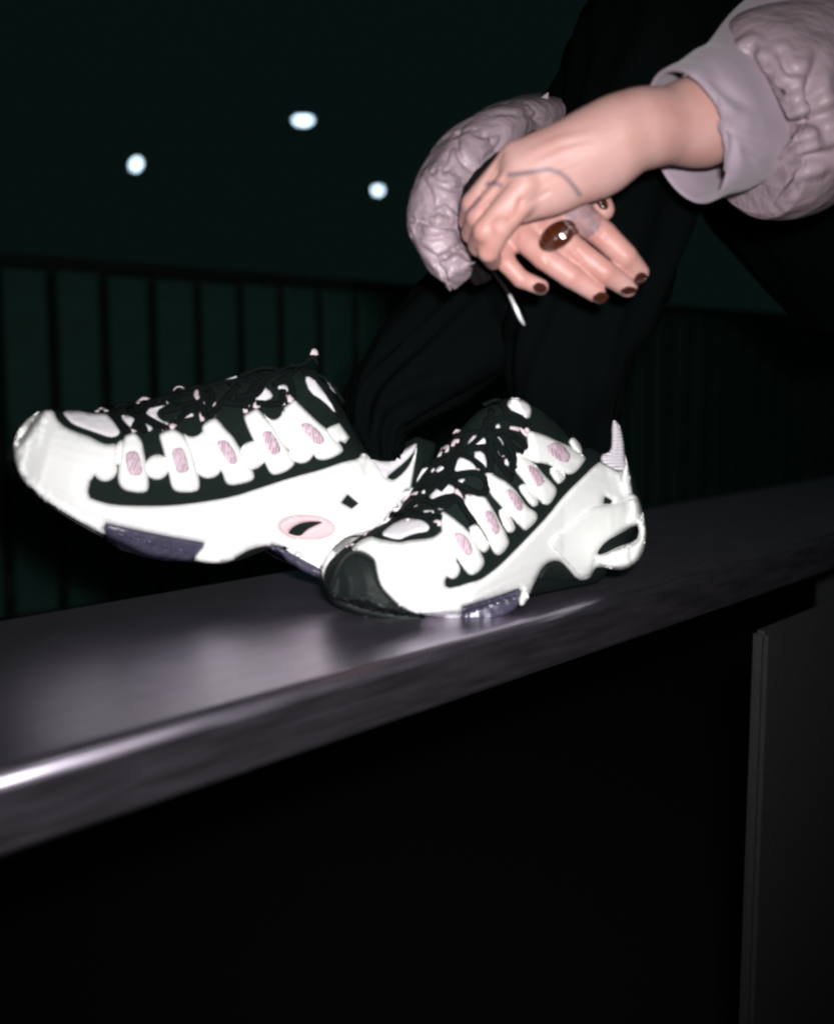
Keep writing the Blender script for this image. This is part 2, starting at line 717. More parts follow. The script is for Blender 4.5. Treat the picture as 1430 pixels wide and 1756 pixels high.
def loop_cord(pts, bvh, parent, dref, rad=.0013, lift=.0012):
    q, nn = [], []
    st = catmull(pts, 5)
    for i, (px, py) in enumerate(st):
        p, n, dn = hit(bvh, px, py, dref)
        k = math.sin(math.pi * i / (len(st) - 1))
        q.append(p - dn * (.0006 + lift * k))
        nn.append(n)
    ribbon('lace_loop', q, nn, rad * 1.45, rad * .45, M_LOOP, parent)


def label_marks(poly, bvh, parent, dref, seed):
    """torn-looking woven print lines across a pink badge"""
    rnd = random.Random(seed)
    xs = [p[0] for p in poly]
    ys = [p[1] for p in poly]
    vs, fs = [], []
    cx, cy = sum(xs) / len(xs), sum(ys) / len(ys)
    # long axis
    A = np.array(poly) - np.array([cx, cy])
    u, s, vt = np.linalg.svd(A, full_matrices=False)
    ax = vt[0]
    ang = math.atan2(ax[1], ax[0]) + math.radians(38)
    dx, dy = math.cos(ang), math.sin(ang)
    nx, ny = -dy, dx
    for k in range(-5, 6):
        off = k * 5.2 + rnd.uniform(-1, 1)
        run = []
        t = -40
        while t < 40:
            x = cx + nx * off + dx * t
            y = cy + ny * off + dy * t + rnd.uniform(-.8, .8)
            if inpoly(x, y, poly) and rnd.random() > .13:
                run.append((x, y))
            else:
                if len(run) > 2: emit_strip(run, vs, fs, bvh, dref, rnd.uniform(.7, 1.5), nx, ny)
                run = []
            t += 2.2
        if len(run) > 2: emit_strip(run, vs, fs, bvh, dref, rnd.uniform(.7, 1.5), nx, ny)
    if vs: mesh_obj('badge_print', vs, fs, M_PINKD, parent, False)


def emit_strip(run, vs, fs, bvh, dref, w, nx, ny):
    n = len(vs)
    for x, y in run:
        for s in (-1, 1):
            p, nn, dn = hit(bvh, x + nx * w * s, y + ny * w * s, dref)
            vs.append(p - dn * .0004)
    for i in range(len(run) - 1):
        a = n + 2 * i
        fs.append((a, a + 1, a + 3, a + 2))


def circle(cx, cy, rx, ry, rot=0, n=16):
    c, s = math.cos(rot), math.sin(rot)
    return [(cx + rx * math.cos(t) * c - ry * math.sin(t) * s, cy + rx * math.cos(t) * s + ry * math.sin(t) * c) for t in [2 * math.pi * k / n for k in range(n)]]


def cyl_bvh(px, py, d, r):
    c = W(px, py, d)
    vs, fs = [], []
    n = 48
    for z in (LEDGE - .02, LEDGE + .25):
        for k in range(n):
            a = 2 * math.pi * k / n
            vs.append(Vector((c.x + r * math.cos(a), c.y + r * math.sin(a), z)))
    for k in range(n): fs.append((k, (k + 1) % n, n + (k + 1) % n, n + k))
    return BVHTree.FromPolygons(vs, fs)


def far_sneaker():
    dref = .85
    heel = W(694, 985, .94)
    heel.z = LEDGE + .001
    toe = W(30, 830, .80)
    fr = frame_from(heel, toe, 0)
    root = empty('sneaker', (heel.x, heel.y, LEDGE))
    top = [(20, 775), (23, 745), (36, 718), (75, 702), (115, 702), (165, 704), (200, 700), (235, 690), (265, 684), (300, 672), (350, 656), (400, 646), (450, 634), (500, 628), (535, 630), (560, 655), (590, 710), (615, 758), (640, 770), (662, 776), (690, 764), (714, 748)]
    bot = [(20, 790), (31, 820), (75, 860), (120, 888), (181, 920), (241, 948), (300, 958), (372, 964), (412, 952), (440, 940), (474, 934), (520, 958), (567, 982), (620, 985), (680, 980), (704, 900)]
    up = loft_shoe('upper', fr, to_local(fr, top), to_local(fr, bot), 1.0, M_BLACK, root)
    B = bvh_of([up])
    mir = (fr @ Matrix.Diagonal((1, -.985, 1, 1)) @ fr.inverted(), fr.inverted())
    # white lower shell with toe
    stripe = [(150, 852), (171, 860), (196, 866), (246, 868), (297, 867), (347, 861), (400, 852), (448, 836), (500, 819), (553, 805), (591, 791), (615, 787)]
    shell = [(22, 765), (31, 738), (50, 714), (78, 702), (93, 703), (98, 719), (113, 733), (135, 742), (156, 749), (171, 758), (183, 762), (200, 760), (206, 775), (202, 800), (180, 812), (157, 817)] + stripe + \
        [(622, 775), (639, 783), (655, 800), (668, 826), (690, 815), (704, 800), (699, 850), (690, 900), (668, 950), (640, 985), (600, 990), (572, 985), (541, 972), (520, 960), (503, 951), (488, 941), (474, 935), (453, 937), (431, 942), (412, 952), (397, 963), (372, 967), (347, 965), (329, 960), (354, 932), (337, 929), (297, 922), (246, 912), (196, 901), (178, 897), (182, 922), (158, 912), (120, 890), (78, 863), (45, 833), (27, 800)]
    crescent = [(488, 917), (494, 904), (510, 894), (530, 889), (562, 890), (545, 900), (531, 908), (517, 923), (500, 924)]
    oval = circle(527, 905, 47, 20, .05, 20)
    diamond = R2([(775, 1180), (820, 1120), (900, 1185), (850, 1222)])
    sh = patch('midsole_shell', shell, B, .006, M_FOAM, root, dref, r=9, step=5, sm=1, hole=[oval, diamond], mirror=mir)
    # oval insert: pink ring with a dark slot
    patch('oval_insert', circle(527, 905, 47, 20, .05, 20), B, .0035, M_PINKO, root, dref, r=7, step=3.2, sm=0, hole=[R2([(390, 1395), (440, 1345), (520, 1315), (655, 1315), (590, 1342), (530, 1372), (480, 1422), (430, 1415)])])
    # toe window
    patch('toe_window', R1([(150, 500), (200, 488), (260, 490), (320, 505), (380, 512), (440, 508), (480, 545), (520, 600), (545, 640), (520, 668), (470, 675), (400, 650), (300, 615), (220, 585), (170, 535)]), B, .002, M_KNIT, root, dref, r=4, step=4, mirror=mir)
    # dark sole pieces
    patch('outsole', [(178, 897), (196, 901), (246, 912), (297, 922), (337, 929), (354, 932), (329, 962), (284, 962), (241, 954), (208, 943), (183, 927)], B, .003, M_SOLE, root, dref, r=5, step=4, sm=0, mirror=mir)
    patch('outsole', [(453, 936), (474, 935), (488, 941), (503, 951), (520, 960), (541, 972), (572, 985), (600, 990), (590, 1000), (560, 996), (520, 980), (492, 962), (480, 948)], B, .003, M_SOLE, root, dref, r=5, step=4, sm=0, mirror=mir)
    for k in range(5):
        x = 196 + k * 27
        y = 911 + k * 6.5
        patch('sole_lug', [(x, y), (x + 20, y + 4), (x + 20, y + 13), (x + 1, y + 9)], bvh_of([up]), .0052, M_SOLE, root, dref, r=3, step=3, sm=0)
    # straps
    straps = [
        [(213, 748), (221, 744), (231, 741), (237, 747), (244, 756), (247, 771), (251, 794), (256, 822), (256, 838), (250, 845), (234, 845), (216, 842), (207, 835), (202, 824), (204, 802), (206, 776)],
        [(272, 746), (279, 741), (296, 735), (304, 738), (318, 748), (330, 770), (337, 800), (343, 822), (343, 838), (336, 844), (312, 845), (299, 842), (293, 832), (290, 814), (286, 794), (280, 771)],
        [(346, 731), (354, 723), (367, 716), (376, 721), (387, 736), (400, 748), (410, 766), (420, 782), (429, 798), (438, 816), (433, 825), (415, 830), (397, 833), (387, 829), (381, 809), (370, 790), (358, 765), (348, 745)],
        [(417, 713), (426, 708), (439, 700), (446, 704), (455, 716), (466, 726), (475, 738), (484, 757), (493, 770), (499, 782), (506, 793), (504, 799), (491, 809), (474, 815), (464, 813), (457, 800), (448, 779), (433, 752), (424, 733)],
        [(486, 700), (492, 695), (505, 685), (512, 691), (534, 713), (553, 730), (564, 737), (576, 752), (590, 769), (587, 777), (567, 787), (553, 790), (543, 787), (536, 778), (524, 762), (508, 743), (490, 721)]]
    st = [patch('strap', p, B, .0062, M_WHITE, root, dref, r=6, step=3.5, sm=1, puff=.0012, mirror=mir) for p in straps]
    webs = [[(200, 760), (212, 752), (216, 790), (200, 800), (190, 780)],
            [(314, 742), (322, 748), (334, 749), (344, 744), (350, 736), (372, 790), (350, 800), (334, 798)],
            [(450, 706), (458, 716), (469, 721), (481, 715), (487, 700), (520, 750), (510, 775), (495, 775)]]
    for w in webs: patch('strap_web', w, B, .0040, M_WHITE, root, dref, r=6, step=4, mirror=mir)
    bumps = [circle(181, 804, 21, 22), circle(270, 801, 21, 22, .2), circle(358, 799, 23, 22), circle(433, 781, 23, 25, .3), circle(517, 775, 21, 20), R2([(665, 655), (700, 630), (762, 608), (838, 712), (805, 752), (770, 740), (740, 770), (700, 720)])]
    for b in bumps: patch('bump', b, B, .0058, M_WHITE, root, dref, r=14, step=3.5, sm=0, mirror=mir)
    B2 = bvh_of([up] + st)
    labs = [R1([(580, 790), (600, 770), (660, 765), (690, 860), (695, 930), (630, 940), (600, 920), (580, 850)]),
            R1([(885, 755), (970, 740), (1000, 830), (1015, 910), (930, 925), (910, 850)]),
            R1([(1190, 700), (1270, 690), (1330, 780), (1345, 850), (1290, 865), (1230, 780)]),
            R2([(205, 675), (265, 660), (310, 720), (350, 810), (300, 840), (260, 830), (220, 740)]),
            R2([(470, 625), (520, 600), (570, 620), (640, 690), (660, 750), (600, 770), (540, 710)])]
    for i, l in enumerate(labs):
        lo = patch('badge', l, B2, .0008, M_PINK, root, dref, r=2, step=3.5, sm=1, sink=.0005)
        label_marks(l, bvh_of([lo]), lo, dref, 20 + i)
    # knitted collar rising to a point at the heel
    patch('collar', [(618, 778), (628, 777), (640, 784), (658, 791), (673, 788), (685, 777), (699, 767), (716, 758), (712, 772), (697, 790), (670, 812), (664, 818), (668, 826), (650, 815), (634, 800)], B, .0050, M_KNIT, root, dref, r=6, step=3.5, sm=1, mirror=mir)
    patch('heel_tab', [(669, 826), (684, 818), (699, 802), (709, 784), (716, 760), (711, 800), (704, 840), (698, 862), (676, 850)], B, .0050, M_WHITE, root, dref, r=6, step=3.5, sm=1, mirror=mir)
    # tongue panels that show between the laces
    tps = [R2([(510, 280), (550, 268), (620, 340), (742, 500), (740, 545), (650, 450), (550, 390)]), R2([(662, 305), (700, 308), (755, 370), (752, 410)]),
           R2([(160, 430), (205, 330), (290, 400), (270, 440), (165, 458)]), R2([(308, 345), (380, 328), (402, 380), (360, 392)]),
           R1([(760, 450), (800, 425), (885, 430), (830, 470), (790, 500), (800, 540), (850, 575), (820, 583), (740, 545), (706, 500)]),
           R1([(540, 530), (590, 522), (652, 550), (645, 612), (600, 602)]), R1([(686, 625), (703, 572), (772, 610), (740, 638)])]
    for p in tps: patch('tongue_panel', p, B, .0025, M_KNIT, root, dref, r=4, step=3, sm=1)
    B3 = bvh_of([up])
    for p in ([(302, 719), (317, 715), (331, 711)], [(376, 655), (394, 650), (412, 644)]):
        stroke_laces('lace_glint', [p], B3, root, M_KNIT, .0014, dref, .004)  # glints on the laces, laid on as pale strips
    for l in ([(297, 672), (303, 664), (312, 664), (319, 671)], [(235, 692), (243, 684), (254, 684), (259, 691)], [(338, 668), (337, 678), (346, 690), (352, 700)], [(366, 690), (370, 697), (370, 706)],
              [(231, 741), (229, 733), (233, 727)], [(283, 738), (280, 730), (287, 725)], [(298, 735), (295, 730), (301, 728)], [(348, 722), (346, 712), (350, 704)], [(364, 716), (365, 708), (370, 710)],
              [(422, 708), (421, 700), (426, 693)], [(438, 700), (440, 692), (446, 697)], [(486, 695), (484, 684), (490, 676)], [(498, 690), (497, 680), (503, 686)], [(166, 706), (174, 700), (184, 705)], [(535, 610), (540, 600), (543, 609)]):
        loop_cord(l, B3, root, dref)
    laces = [[(190, 698), (200, 715), (222, 742)], [(222, 700), (240, 722), (250, 740)], [(240, 706), (262, 722), (286, 734)], [(230, 735), (240, 715), (262, 690), (300, 672)], [(250, 690), (290, 680), (330, 672)],
             [(275, 706), (300, 700), (340, 690), (352, 712)], [(300, 725), (330, 700), (360, 672)], [(340, 668), (380, 655), (420, 650)], [(360, 715), (380, 690), (410, 660)], [(385, 690), (425, 690), (440, 660), (420, 650)],
             [(440, 690), (460, 692), (482, 690), (486, 668)], [(410, 645), (450, 630), (490, 640), (505, 680)], [(420, 700), (430, 670), (470, 640), (510, 625)], [(500, 625), (545, 650), (585, 715)], [(470, 660), (500, 640), (535, 612), (545, 625)],
             [(520, 640), (560, 650), (590, 690)], [(190, 700), (215, 692), (250, 698), (285, 690)], [(300, 690), (315, 672), (345, 662), (365, 680), (350, 700), (315, 700)], [(395, 660), (430, 640), (452, 652), (440, 676), (405, 680)]]
    stroke_laces('lace', laces, B3, root, M_LACE, .0027, dref, .004)
    tag(root, 'white and black chunky sneaker at the left with its toe lifted off the ledge', 'sneaker', 'pair of sneakers')
    return root, up


def near_sneaker():
    dref = .84
    heel = Vector((.176, .980, LEDGE + .001))
    toe = Vector((-.050, .785, LEDGE + .001))
    fr = frame_from(heel, toe, 0)
    L = (toe - heel).length
    root = empty('sneaker', (heel.x, heel.y, LEDGE))
    top = [(574, 985), (580, 968), (596, 950), (625, 928), (660, 905), (700, 886), (730, 846), (757, 797), (787, 752), (833, 700), (870, 682), (905, 686), (935, 710), (960, 728), (1000, 752), (1020, 768), (1030, 762), (1036, 742), (1048, 768), (1064, 850), (1076, 880)]
    botl = [(-.006, .055), (.0, .04), (.02, .024), (.04, .012), (.05, .003), (.22, .001), (.26, .006), (.29, .014), (L, .022)]
    tl = to_local(fr, top)
    up = loft_shoe('upper', fr, tl, botl, 1.0, M_BLACK, root, upn=2.0)
    B = bvh_of([up])
    mir = (fr @ Matrix.Diagonal((1, -.985, 1, 1)) @ fr.inverted(), fr.inverted())
    stripe = [(764, 1009), (795, 1002), (822, 995), (835, 987), (858, 969), (885, 942), (913, 913), (940, 884), (967, 849), (1003, 814), (1020, 797), (1030, 791)]
    toe_cap = [(602, 943), (612, 930), (635, 919), (650, 924), (661, 926), (677, 929), (686, 930), (703, 926), (738, 923), (752, 916), (766, 900), (775, 930), (785, 960), (778, 985), (763, 990), (764, 1010), (793, 1004), (800, 1030), (792, 1045), (792, 1062), (770, 1062), (738, 1058), (707, 1051), (686, 1040), (669, 1024), (654, 1007), (648, 990), (644, 969), (642, 959), (629, 949), (615, 944)]
    patch('toe_cap', toe_cap, B, .0055, M_WHITE, root, dref, r=8, step=4.5, sm=1, mirror=mir)
    loop = R4([(935, 1195), (1000, 1118), (1100, 1066), (1200, 1010), (1236, 1015), (1244, 1060), (1222, 1122), (1100, 1155), (1000, 1205), (945, 1222)])
    dia = R4([(980, 852), (988, 798), (1045, 830), (1032, 853)])
    shell = [(775, 1011)] + stripe[1:] + R4([(965, 560), (1010, 575), (1060, 600), (1110, 610), (1150, 600), (1185, 740), (1190, 780), (1225, 800), (1250, 870), (1275, 970), (1287, 1080), (1272, 1190), (1220, 1280), (1130, 1327), (1050, 1322), (935, 1302), (905, 1340), (880, 1397), (795, 1402), (720, 1310), (670, 1265), (610, 1262), (550, 1300), (510, 1370), (470, 1460), (430, 1560), (390, 1592), (368, 1565), (395, 1450), (300, 1490), (150, 1540), (0, 1585)]) + [(780, 1045)]
    patch('midsole_shell', shell, B, .0062, M_FOAM, root, dref, r=9, step=4.5, sm=1, hole=[loop, dia], mirror=mir)
    patch('heel_clip', R4([(560, 1130), (700, 1020), (840, 900), (900, 860), (985, 855), (1060, 850), (1190, 790), (1235, 820), (1262, 940), (1215, 1005), (1090, 1062), (990, 1120), (930, 1195), (925, 1290), (880, 1385), (800, 1390), (720, 1290), (650, 1220)]), B, .0092, M_FOAM, root, dref, r=10, step=4.5, sm=2)
    # heel loop: lower lip
    patch('heel_loop', R4([(940, 1228), (1000, 1208), (1100, 1162), (1222, 1128), (1250, 1050), (1262, 960), (1285, 1080), (1268, 1190), (1218, 1280), (1130, 1324), (1040, 1318), (940, 1298)]), B, .0092, M_FOAM, root, dref, r=9, step=4, sm=1)
    # toe bumper
    bum = R7([(60, 600), (90, 530), (150, 435), (200, 408), (260, 405), (330, 428), (390, 470), (402, 520), (420, 620), (450, 700), (520, 780), (600, 860), (700, 910), (850, 945), (1000, 965), (1105, 965), (1110, 1050), (950, 1045), (700, 1018), (450, 968), (250, 928), (100, 860), (25, 805), (12, 740)])
    bo = patch('toe_bumper', bum, B, .0058, M_RUBBER, root, dref, r=8, step=4.5, sm=1)
    Bb = bvh_of([up, bo])
    for q in ([(60, 745), (90, 790), (80, 810), (45, 780)], [(125, 770), (190, 810), (185, 830), (120, 790)], [(240, 755), (310, 800), (318, 830), (280, 805)], [(330, 850), (400, 880), (400, 905), (345, 890)], [(420, 800), (480, 850), (470, 880), (410, 850)], [(480, 900), (560, 930), (560, 950), (480, 930)]):
        patch('tread_block', R7(q), Bb, .0016, M_TREAD, root, dref, r=2, step=3, sm=0)
    patch('outsole', [(791, 1043), (836, 1029), (872, 1017), (893, 1008), (888, 1036), (884, 1046), (862, 1058), (840, 1066), (815, 1073), (791, 1078)], B, .0035, M_SOLE, root, dref, r=5, step=4, sm=0, mirror=mir)
    patch('outsole', R4([(520, 1370), (560, 1300), (610, 1268), (670, 1270), (720, 1315), (790, 1402), (760, 1415), (600, 1400), (515, 1400)]), B, .002, M_RUBBER, root, dref, r=4, step=4, sm=0)
    # window
    patch('toe_window', R7([(440, 270), (500, 210), (580, 160), (660, 135), (760, 145), (820, 175), (845, 215), (820, 245), (740, 255), (660, 280), (600, 310), (530, 300)]), B, .002, M_KNIT, root, dref, r=4, step=4)
    straps = [
        R6([(95, 640), (130, 655), (180, 685), (250, 740), (330, 810), (405, 900), (480, 1060), (502, 1110), (492, 1160), (440, 1222), (380, 1248), (340, 1232), (300, 1180), (260, 1120), (200, 1020), (120, 880), (80, 780)]),
        R6([(285, 550), (330, 500), (380, 478), (430, 490), (500, 500), (540, 560), (600, 660), (650, 760), (702, 850), (732, 920), (728, 960), (680, 1032), (630, 1062), (590, 1042), (560, 990), (530, 900), (470, 800), (420, 740), (310, 610)]),
        R6([(505, 300), (525, 265), (560, 278), (640, 330), (700, 358), (790, 440), (830, 500), (900, 600), (985, 650), (1002, 690), (982, 742), (900, 822), (870, 822), (830, 782), (780, 730), (720, 660), (650, 590), (560, 490), (515, 400)]),
        R6([(788, 265), (805, 120), (830, 98), (900, 148), (980, 200), (1060, 300), (1140, 380), (1182, 430), (1172, 490), (1120, 572), (1080, 588), (1020, 552), (950, 472), (870, 362), (810, 292)]),
        R4([(432, 330), (470, 332), (560, 358), (640, 398), (720, 430), (852, 510), (852, 540), (790, 622), (740, 648), (700, 632), (650, 600), (560, 562), (480, 560), (378, 492), (440, 440), (432, 380)])]
    st = [patch('strap', p, B, .0062, M_WHITE, root, dref, r=6, step=3.5, sm=1, puff=.0012, mirror=mir) for p in straps]
    bumps = [circle(776, 977, 13, 16), R6([(340, 805), (390, 762), (445, 780), (540, 940), (545, 1000), (490, 1045), (430, 960)]), R6([(620, 640), (690, 600), (790, 780), (785, 830), (740, 850), (700, 830)]),
             R6([(815, 430), (838, 388), (885, 383), (965, 470), (1015, 570), (980, 600), (940, 598)]), R6([(1095, 250), (1180, 200), (1275, 310), (1230, 372), (1180, 388)]), R4([(728, 420), (743, 380), (772, 373), (803, 400), (832, 470), (810, 502)]), R4([(340, 480), (400, 470), (440, 560), (400, 600)])]
    for b in bumps: patch('bump', b, B, .0056, M_WHITE, root, dref, r=10, step=3.2, sm=1, mirror=mir)
    B2 = bvh_of([up] + st)
    labs = [R6([(205, 850), (250, 838), (330, 870), (392, 990), (370, 1062), (320, 1062), (250, 970)]), R6([(470, 640), (560, 630), (600, 690), (652, 820), (600, 882), (540, 790)]),
            R6([(690, 440), (740, 428), (810, 490), (872, 570), (850, 642), (800, 632), (730, 540)]), R6([(888, 220), (930, 203), (1010, 250), (1062, 350), (1040, 402), (990, 412), (930, 310)]),
            R4([(578, 430), (640, 408), (700, 440), (752, 510), (720, 562), (650, 542), (590, 490)])]
    for i, l in enumerate(labs):
        lo = patch('badge', l, B2, .0008, M_PINK, root, dref, r=2, step=3.5, sm=1, sink=.0005)
        label_marks(l, bvh_of([lo]), lo, dref, 40 + i)
    # ribbed heel collar
    Bc0 = cyl_bvh(1014, 800, .962, .0375)
    patch('collar', R4([(958, 548), (966, 500), (1005, 492), (1036, 465), (1042, 400), (1040, 262), (1062, 250), (1098, 290), (1122, 380), (1132, 470), (1140, 560), (1148, 610), (1110, 618), (1060, 605), (1010, 580)]), Bc0, .0048, M_RIB, root, dref, r=5, step=3.5, sm=1)
    patch('heel_tab', R4([(1128, 480), (1152, 560), (1185, 740), (1190, 790), (1130, 800), (1110, 700), (1125, 610), (1145, 560)]), Bc0, .0056, M_WHITE, root, dref, r=5, step=3.5, sm=1)
    # tongue
    tps = [R3([(1030, 442), (1060, 360), (1110, 340), (1175, 338), (1168, 420), (1100, 442)]), R3([(918, 622), (980, 490), (1040, 498), (1112, 570), (1090, 602)]), R3([(778, 772), (800, 730), (890, 668), (962, 700), (940, 752), (810, 802)]),
           R3([(1072, 462), (1150, 448), (1188, 560), (1150, 600)]), R4([(205, 370), (250, 380), (270, 440), (240, 450)]), R4([(262, 560), (305, 480), (308, 590)]), R4([(205, 290), (235, 275), (245, 310), (212, 318)]),
           R3([(970, 650), (1035, 640), (1000, 678)]), R3([(830, 830), (895, 815), (900, 840), (850, 860)]), R3([(735, 860), (810, 855), (815, 880), (750, 880)]), R3([(720, 740), (750, 710), (755, 745)]), R3([(820, 590), (860, 545), (905, 560), (850, 600)])]
    for p in tps: patch('tongue_panel', p, B, .0025, M_KNIT, root, dref, r=3, step=3, sm=1)
    tt = patch('tongue_top', R4([(283, 150), (308, 93), (372, 92), (452, 138), (468, 190), (447, 252), (370, 212), (300, 172)]), B, .006, M_KNIT, root, dref, r=6, step=3, sm=1)
    Bl = bvh_of([up])
    for l in (R3([(705, 680), (735, 620), (790, 575), (810, 590)]), R3([(850, 490), (870, 440), (905, 425), (900, 460)]), R3([(940, 420), (955, 385), (985, 385)]), R3([(950, 330), (970, 308), (985, 320)]), R3([(600, 790), (650, 750), (700, 740)]),
              R3([(650, 840), (680, 815), (690, 830)]), R3([(480, 920), (500, 880), (540, 850)]), R3([(340, 1030), (370, 1000), (400, 985)]), R3([(215, 1110), (235, 1090), (262, 1095)]), R3([(870, 880), (890, 900), (880, 920)]), R3([(820, 930), (850, 940), (855, 965)]),
              R4([(85, 600), (110, 640), (140, 660)]), R4([(0, 790), (20, 800), (60, 790)]), R4([(235, 470), (255, 500), (280, 490)]), R4([(390, 305), (410, 340), (430, 360)]), R4([(310, 305), (345, 312), (375, 318)]), R4([(425, 310), (450, 345), (470, 350)]), R3([(960, 720), (985, 750), (1005, 790)]), R3([(720, 1000), (700, 980), (670, 985)])):
        loop_cord(l, Bl, root, dref)
    laces = [R3(s) for s in (
        [(525, 885), (640, 870), (760, 895), (870, 905)], [(640, 830), (760, 760), (860, 640), (960, 480), (1000, 400)], [(620, 850), (740, 790), (860, 810), (960, 760)], [(700, 690), (800, 560), (880, 510), (1040, 440), (1170, 425)],
        [(1190, 300), (1195, 420), (1200, 600)], [(920, 630), (1010, 605), (1110, 600), (1175, 660), (1170, 725), (1110, 740), (1000, 690), (925, 655), (840, 640)], [(990, 470), (1080, 510), (1140, 560), (1160, 600)],
        [(690, 700), (790, 670), (880, 600), (960, 610)], [(760, 780), (870, 830), (960, 780)], [(800, 800), (900, 770), (980, 780), (1060, 900), (1090, 950)], [(850, 720), (910, 640), (960, 500), (1010, 380), (1060, 320)],
        [(880, 560), (960, 470), (1020, 430)], [(600, 870), (700, 900), (800, 880)], [(1180, 230), (1150, 330), (1040, 440)], [(1060, 330), (1150, 320), (1240, 380), (1290, 480)])]
    laces += [R4(s) for s in ([(180, 180), (170, 300), (180, 450), (250, 580), (330, 680)], [(250, 350), (300, 430), (340, 520), (330, 640)], [(130, 380), (230, 330), (330, 360), (420, 430), (400, 480), (330, 440), (270, 350)], [(270, 190), (380, 230), (450, 290)], [(150, 270), (260, 230), (340, 250), (420, 300)], [(200, 450), (260, 460), (350, 600)], [(120, 140), (220, 110), (290, 180)])]
    stroke_laces('lace', laces, Bl, root, M_LACE, .0029, dref, .004)
    tag(root, 'white and black chunky sneaker standing flat on the ledge, black toe bumper in front', 'sneaker', 'pair of sneakers')
    return root, up


far_root, far_up = far_sneaker()
near_root, near_up = near_sneaker()


# ------------------------------------------------------------------ person
def capsule(P, a, b, ra, rb):
    ba = b - a
    pa = P - a
    h = np.clip((pa @ ba) / max(1e-12, ba @ ba), 0, 1)
    return np.linalg.norm(pa - h[..., None] * ba, axis=-1) - (ra + h * (rb - ra))


def smin(a, b, k):
    if k <= 0: return np.minimum(a, b)
    h = np.clip(.5 + .5 * (b - a) / k, 0, 1)
    return b * (1 - h) + a * h - k * h * (1 - h)


def surface_nets(f, org, hsz):
    nx, ny, nz = f.shape
    s = f < 0
    acc = np.zeros((nx - 1, ny - 1, nz - 1, 3))
    cnt = np.zeros((nx - 1, ny - 1, nz - 1))
    corners = [(i, j, k) for i in (0, 1) for j in (0, 1) for k in (0, 1)]
    sub = lambda A, c: A[c[0]:c[0] + nx - 1, c[1]:c[1] + ny - 1, c[2]:c[2] + nz - 1]
    for a in corners:
        for ax in range(3):
            if a[ax] == 1: continue
            b = list(a)
            b[ax] = 1
            fa, fb = sub(f, a), sub(f, b)
            cr = sub(s, a) != sub(s, b)
            t = np.where(cr, fa / np.where(cr, fa - fb, 1), 0)
            for d in range(3):
                acc[..., d] += np.where(cr, a[d] + (t if d == ax else 0), 0)
            cnt += cr
    act = cnt > 0
    idx = -np.ones(act.shape, int)
    idx[act] = np.arange(act.sum())
    ijk = np.argwhere(act)
    V = (ijk + acc[act] / cnt[act][:, None]) * hsz + org
    faces = []
    for ax in range(3):
        o1, o2 = [d for d in range(3) if d != ax]
        sl_a = [slice(1, -1)] * 3
        sl_b = [slice(1, -1)] * 3
        sl_a[ax] = slice(0, -1)
        sl_b[ax] = slice(1, None)
        A, Bq = s[tuple(sl_a)], s[tuple(sl_b)]
        ed = np.argwhere(A != Bq)
        base = ed.copy()
        base[:, o1] += 1
        base[:, o2] += 1
        sg = A[tuple(ed.T)]

        def ci(d1, d2):
            q = base.copy()
            q[:, o1] -= d1
            q[:, o2] -= d2
            return idx[tuple(q.T)]
        q = np.stack([ci(0, 0), ci(1, 0), ci(1, 1), ci(0, 1)], 1)
        flip = sg if ax != 1 else ~sg
        q[~flip] = q[~flip][:, ::-1]
        faces.append(q)
    return V, np.concatenate(faces)


def skin_mat():
    m = mat('skin', (.5, .33, .3), .47, spec=.45, sss=.12)
    nt = m.node_tree
    b = nt.nodes['Principled BSDF']
    tc = nt.nodes.new('ShaderNodeTexCoord')
    nz = nt.nodes.new('ShaderNodeTexNoise')
    nz.inputs['Scale'].default_value = 38
    nz.inputs['Detail'].default_value = 9
    nt.links.new(tc.outputs['Object'], nz.inputs['Vector'])
    mx = nt.nodes.new('ShaderNodeMix')
    mx.data_type = 'RGBA'
    mx.inputs[6].default_value = (.42, .192, .155, 1)
    mx.inputs[7].default_value = (.54, .355, .335, 1)
    nt.links.new(nz.outputs[0], mx.inputs[0])
    at = nt.nodes.new('ShaderNodeAttribute')
    at.attribute_name = 'redness'
    m2 = nt.nodes.new('ShaderNodeMix')
    m2.data_type = 'RGBA'
    m2.inputs[7].default_value = (.37, .14, .115, 1)
    nt.links.new(at.outputs['Fac'], m2.inputs[0])
    nt.links.new(mx.outputs[2], m2.inputs[6])
    at2 = nt.nodes.new('ShaderNodeAttribute')
    at2.attribute_name = 'ink'
    m3 = nt.nodes.new('ShaderNodeMix')
    m3.data_type = 'RGBA'
    m3.inputs[7].default_value = (.13, .10, .125, 1)
    nt.links.new(at2.outputs['Fac'], m3.inputs[0])
    nt.links.new(m2.outputs[2], m3.inputs[6])
    nt.links.new(m3.outputs[2], b.inputs['Base Color'])
    vo = nt.nodes.new('ShaderNodeTexVoronoi')
    vo.inputs['Scale'].default_value = 700
    nt.links.new(tc.outputs['Object'], vo.inputs['Vector'])
    bp = nt.nodes.new('ShaderNodeBump')
    bp.inputs['Strength'].default_value = .25
    bp.inputs['Distance'].default_value = .0004
    nt.links.new(vo.outputs[0], bp.inputs['Height'])
    nt.links.new(bp.outputs[0], b.inputs['Normal'])
    return m


M_SKIN = skin_mat()


def seg_dist(px, py, line):
    best = 1e9
    for a, b in zip(line, line[1:]):
        dx, dy = b[0] - a[0], b[1] - a[1]
        t = max(0, min(1, ((px - a[0]) * dx + (py - a[1]) * dy) / (dx * dx + dy * dy)))
        best = min(best, math.hypot(px - a[0] - t * dx, py - a[1] - t * dy))
    return best


